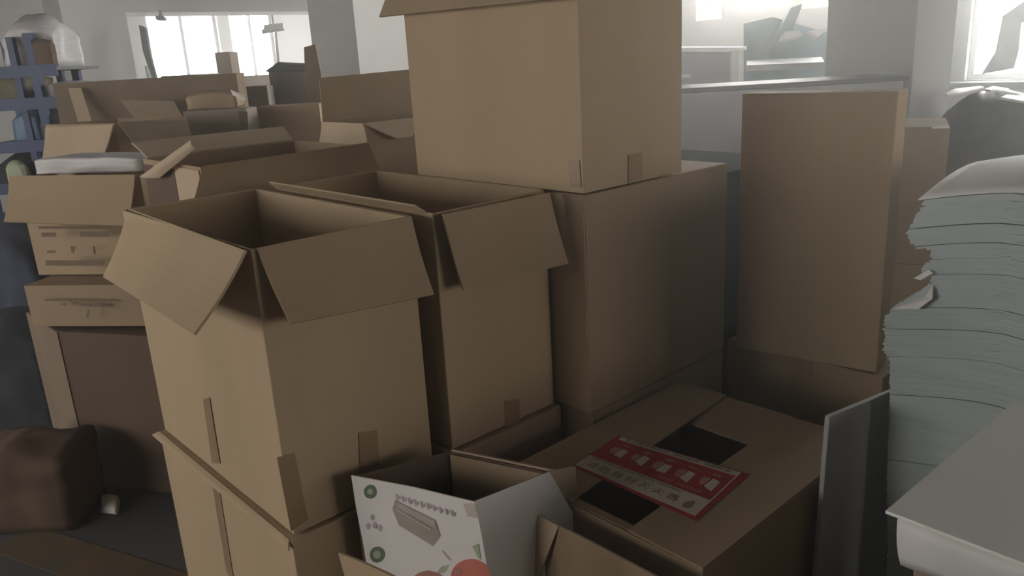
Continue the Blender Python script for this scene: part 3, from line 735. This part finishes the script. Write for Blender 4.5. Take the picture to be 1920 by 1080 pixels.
put('parcel', 'olive parcel on the second shelf of the blue rack', 'parcel', -50, 34, 0.05, 0.5, lz(184)+e, lz(108)-0.08, 'olive', 0.02, 4, 0.2)
put('parcel', 'grey parcel below the upper beam at the rack end', 'parcel', 88, 122, 0.05, 0.5, lz(184)+e, lz(136)-0.05, 'steel', 0.012, 5, 0.2)
put('bin', 'blue bin on the third shelf of the rack', 'bin', 12, 62, 0.02, 0.5, lz(262)+e, lz(196), 'blue_bin', 0.015, 6, 0.3)
put('sack', 'dark sack beside the blue bin on the rack', 'sack', 64, 96, 0.02, 0.5, lz(262)+e, lz(200), 'dark', 0.02, 7, 0.4)
put('sack', 'black sack on the lowest visible shelf of the rack', 'sack', -40, 40, 0.0, 0.5, lz(340)+e, lz(275), 'dark', 0.03, 8, 0.5)
put('parcel', 'pale parcel on the lowest visible rack shelf', 'parcel', 6, 34, -0.12, -0.03, lz(340)+e, lz(288), 'leaf', 0.015, 9, 0.3)
put('sack', 'brownish dark sack at the low right end of the rack', 'sack', 44, 90, 0.0, 0.5, lz(340)+e, lz(280), 'olive', 0.03, 10, 0.4)

# dark things on the floor at the far left
o = lump('cloth_bundle', [(0.602,5.190),(0.886,4.929),(1.191,5.260),(0.907,5.521)], 0.0, 0.985, 'navy', 8, 0.03, 11, 0.2)
tag(o, 'dark blue cloth bundle standing left of the printed carton stack', 'bundle')
o = lump('cloth_bundle', [(0.427,4.453),(0.698,4.194),(0.905,4.410),(0.634,4.670)], 0.0, 0.643, 'dark', 8, 0.03, 12, 0.2)
tag(o, 'low black cloth bundle in front of the dark blue one', 'bundle')
o = lump('sack', [(0.236,3.514),(0.517,3.263),(0.704,3.472),(0.422,3.723)], 0.0, 0.357, 'card_d', 9, 0.03, 13, 0.15)
tag(o, 'brown crumpled sack lying on the floor at the left edge', 'sack')
o = lump('white_bit', [(0.631,3.321,0.000), (0.679,3.245,0.000), (0.721,3.354,0.000), (0.679,3.426,0.000)], 0.002, 0.035, 'paper_white', 6, 0.02, 14, 0.4)
tag(o, 'small white scrap of paper on the dark floor', 'paper')

# ---------------------------------------------------------------- right background
o = carton('brown carton behind the tall paper stack, a pale strip along its top', [(3.891,1.599),(3.980,1.383),(4.396,1.554),(4.307,1.771)], 0.62, 1.281, 'card_b', True)
slab('tape', [(3.897,1.431,1.288), (3.934,1.372,1.293), (3.931,1.369,1.279), (3.895,1.429,1.279)], 0.003, 'paper_white', o)
carton('carton under the brown one behind the tall paper stack', [(3.891,1.599),(3.980,1.383),(4.396,1.554),(4.307,1.771)], 0.0, 0.618, 'card_b', True)
o = lump('wrapped_pallet', [(4.711,1.659),(4.960,1.151),(5.589,1.459),(5.339,1.968)], 0.0, 1.374, 'grey_goods', 10, 0.03, 15, 0.25)
tag(o, 'dark grey wrapped load with a rounded top below the right window', 'bundle')
for (p, lab) in (([(4.658,1.649,1.369), (4.766,1.623,1.373), (5.211,1.646,1.375), (5.533,1.773,1.361), (5.413,1.876,1.354), (4.925,1.755,1.359)], 'white sheet at the left end of the dark wrapped load'),
                 ([(5.096,1.609,1.373), (5.033,1.517,1.353), (5.429,1.582,1.351), (5.591,1.719,1.357)], 'white sheet in the middle on the dark wrapped load'),
                 ([(4.808,1.437,1.347), (4.796,1.298,1.321), (5.177,1.379,1.325), (5.323,1.533,1.339)], 'brightest white sheet on the dark wrapped load by the frame edge')):
    o = slab('paper_sheet', p, 0.012, 'paper_white'); tag(o, lab, 'paper', 'sheets on the wrapped load')

o = thing('steel_cabinet', 'long grey steel cabinet standing behind the tall closed carton', 'cabinet')
CB = [(3.601,2.654),(4.502,1.818),(4.774,2.112),(3.873,2.947)]
carton_body(CB, 0.0, 1.460, 'steel', o, closed=True)
bm = bmesh.new()
ctr = (sum(p[0] for p in CB)/4, sum(p[1] for p in CB)/4)
big = [(p[0]+(p[0]-ctr[0])*0.02, p[1]+(p[1]-ctr[1])*0.05) for p in CB]
zt_ = 1.460
add_slab(bm, [(p[0], p[1], zt_+0.014) for p in big], 0.024); link('cabinet_top', bm, 'steel_dark', o, 0.003)

o = thing('work_table', 'bright edged metal table frame beyond the grey cabinet', 'table')
slab('tabletop', [(4.795,3.534,1.688), (5.079,3.132,1.664), (5.455,3.355,1.665), (5.139,3.788,1.695)], 0.02, 'paper_white', o)
slab('leg', [(5.044,3.228,1.652), (5.080,3.195,1.649), (4.873,3.055,0.815), (4.845,3.080,0.817)], 0.05, 'frame', o)
slab('leg', [(4.731,3.587,1.678), (4.764,3.557,1.676), (4.558,3.413,0.834), (4.530,3.438,0.836)], 0.05, 'frame', o)
slab('back_panel', [(4.918,3.624,1.666), (5.133,3.285,1.644), (4.932,3.136,0.801), (4.714,3.473,0.808)], 0.02, 'steel', o)
o = slab('white_bit', [(3.998,2.931,1.538), (3.982,2.807,1.542), (3.973,2.808,1.525), (3.994,2.928,1.523)], 0.02, 'paper_white')  # white piece put in for a highlight
tag(o, 'white strip painting a highlight on the grey cabinet beside the big raised carton', 'paper')

o = thing('printing_machine', 'grey blue machine with a slanting arm below the hazy windows', 'machine')
slab('body', [(5.938,3.666,1.778), (6.018,3.468,1.813), (6.196,3.118,1.677), (5.956,2.940,0.672), (5.676,3.471,0.675)], 0.5, 'teal', o)
slab('arm', [(5.842,3.248,1.917), (5.914,3.193,1.943), (5.796,3.213,1.724), (5.688,3.261,1.599), (5.660,3.299,1.632)], 0.12, 'teal', o)
slab('hood', [(5.598,3.170,1.697), (5.635,3.160,1.755), (5.712,3.092,1.757), (5.715,3.075,1.719)], 0.08, 'frame', o)
slab('guide', [(5.751,3.054,1.747), (5.862,2.963,1.769), (5.856,2.959,1.746), (5.799,2.994,1.705), (5.789,3.015,1.736)], 0.06, 'frame', o)
slab('feed_table', [(5.245,3.223,1.563), (5.545,2.815,1.558), (5.352,2.696,1.528), (4.961,3.047,1.536)], 0.04, 'steel', o)
o = slab('curtain', [(7.800,2.377,1.798), (7.800,2.221,1.911), (7.800,1.986,1.972), (7.800,1.955,1.707), (7.800,2.233,1.738), (7.800,2.228,1.513), (7.800,2.248,1.372), (7.800,2.493,1.330), (7.800,2.403,1.508), (7.800,2.388,1.671)], 0.06, 'curtain')
tag(o, 'grey gathered curtain hanging across the right hand window', 'curtain')

# ---------------------------------------------------------------- added haze standing in for lens glare
hz = bpy.data.materials.new('added glare haze')
hz.use_nodes = True
nt = hz.node_tree
for nd in list(nt.nodes): nt.nodes.remove(nd)
out = nt.nodes.new('ShaderNodeOutputMaterial')
vs = nt.nodes.new('ShaderNodeVolumeScatter')
vs.inputs['Color'].default_value = (0.97, 0.98, 0.96, 1)
vs.inputs['Density'].default_value = 0.031
vs.inputs['Anisotropy'].default_value = 0.7
nt.links.new(vs.outputs[0], out.inputs['Volume'])
bm = bmesh.new(); add_box(bm, X0+0.3, X1-0.02, Y0+0.3, Y1-0.02, 0.005, ZC-0.01)
h = link('haze', bm, hz)
tag(h, 'thin added haze standing in for lens glare across the warehouse', 'haze', None, 'stuff')
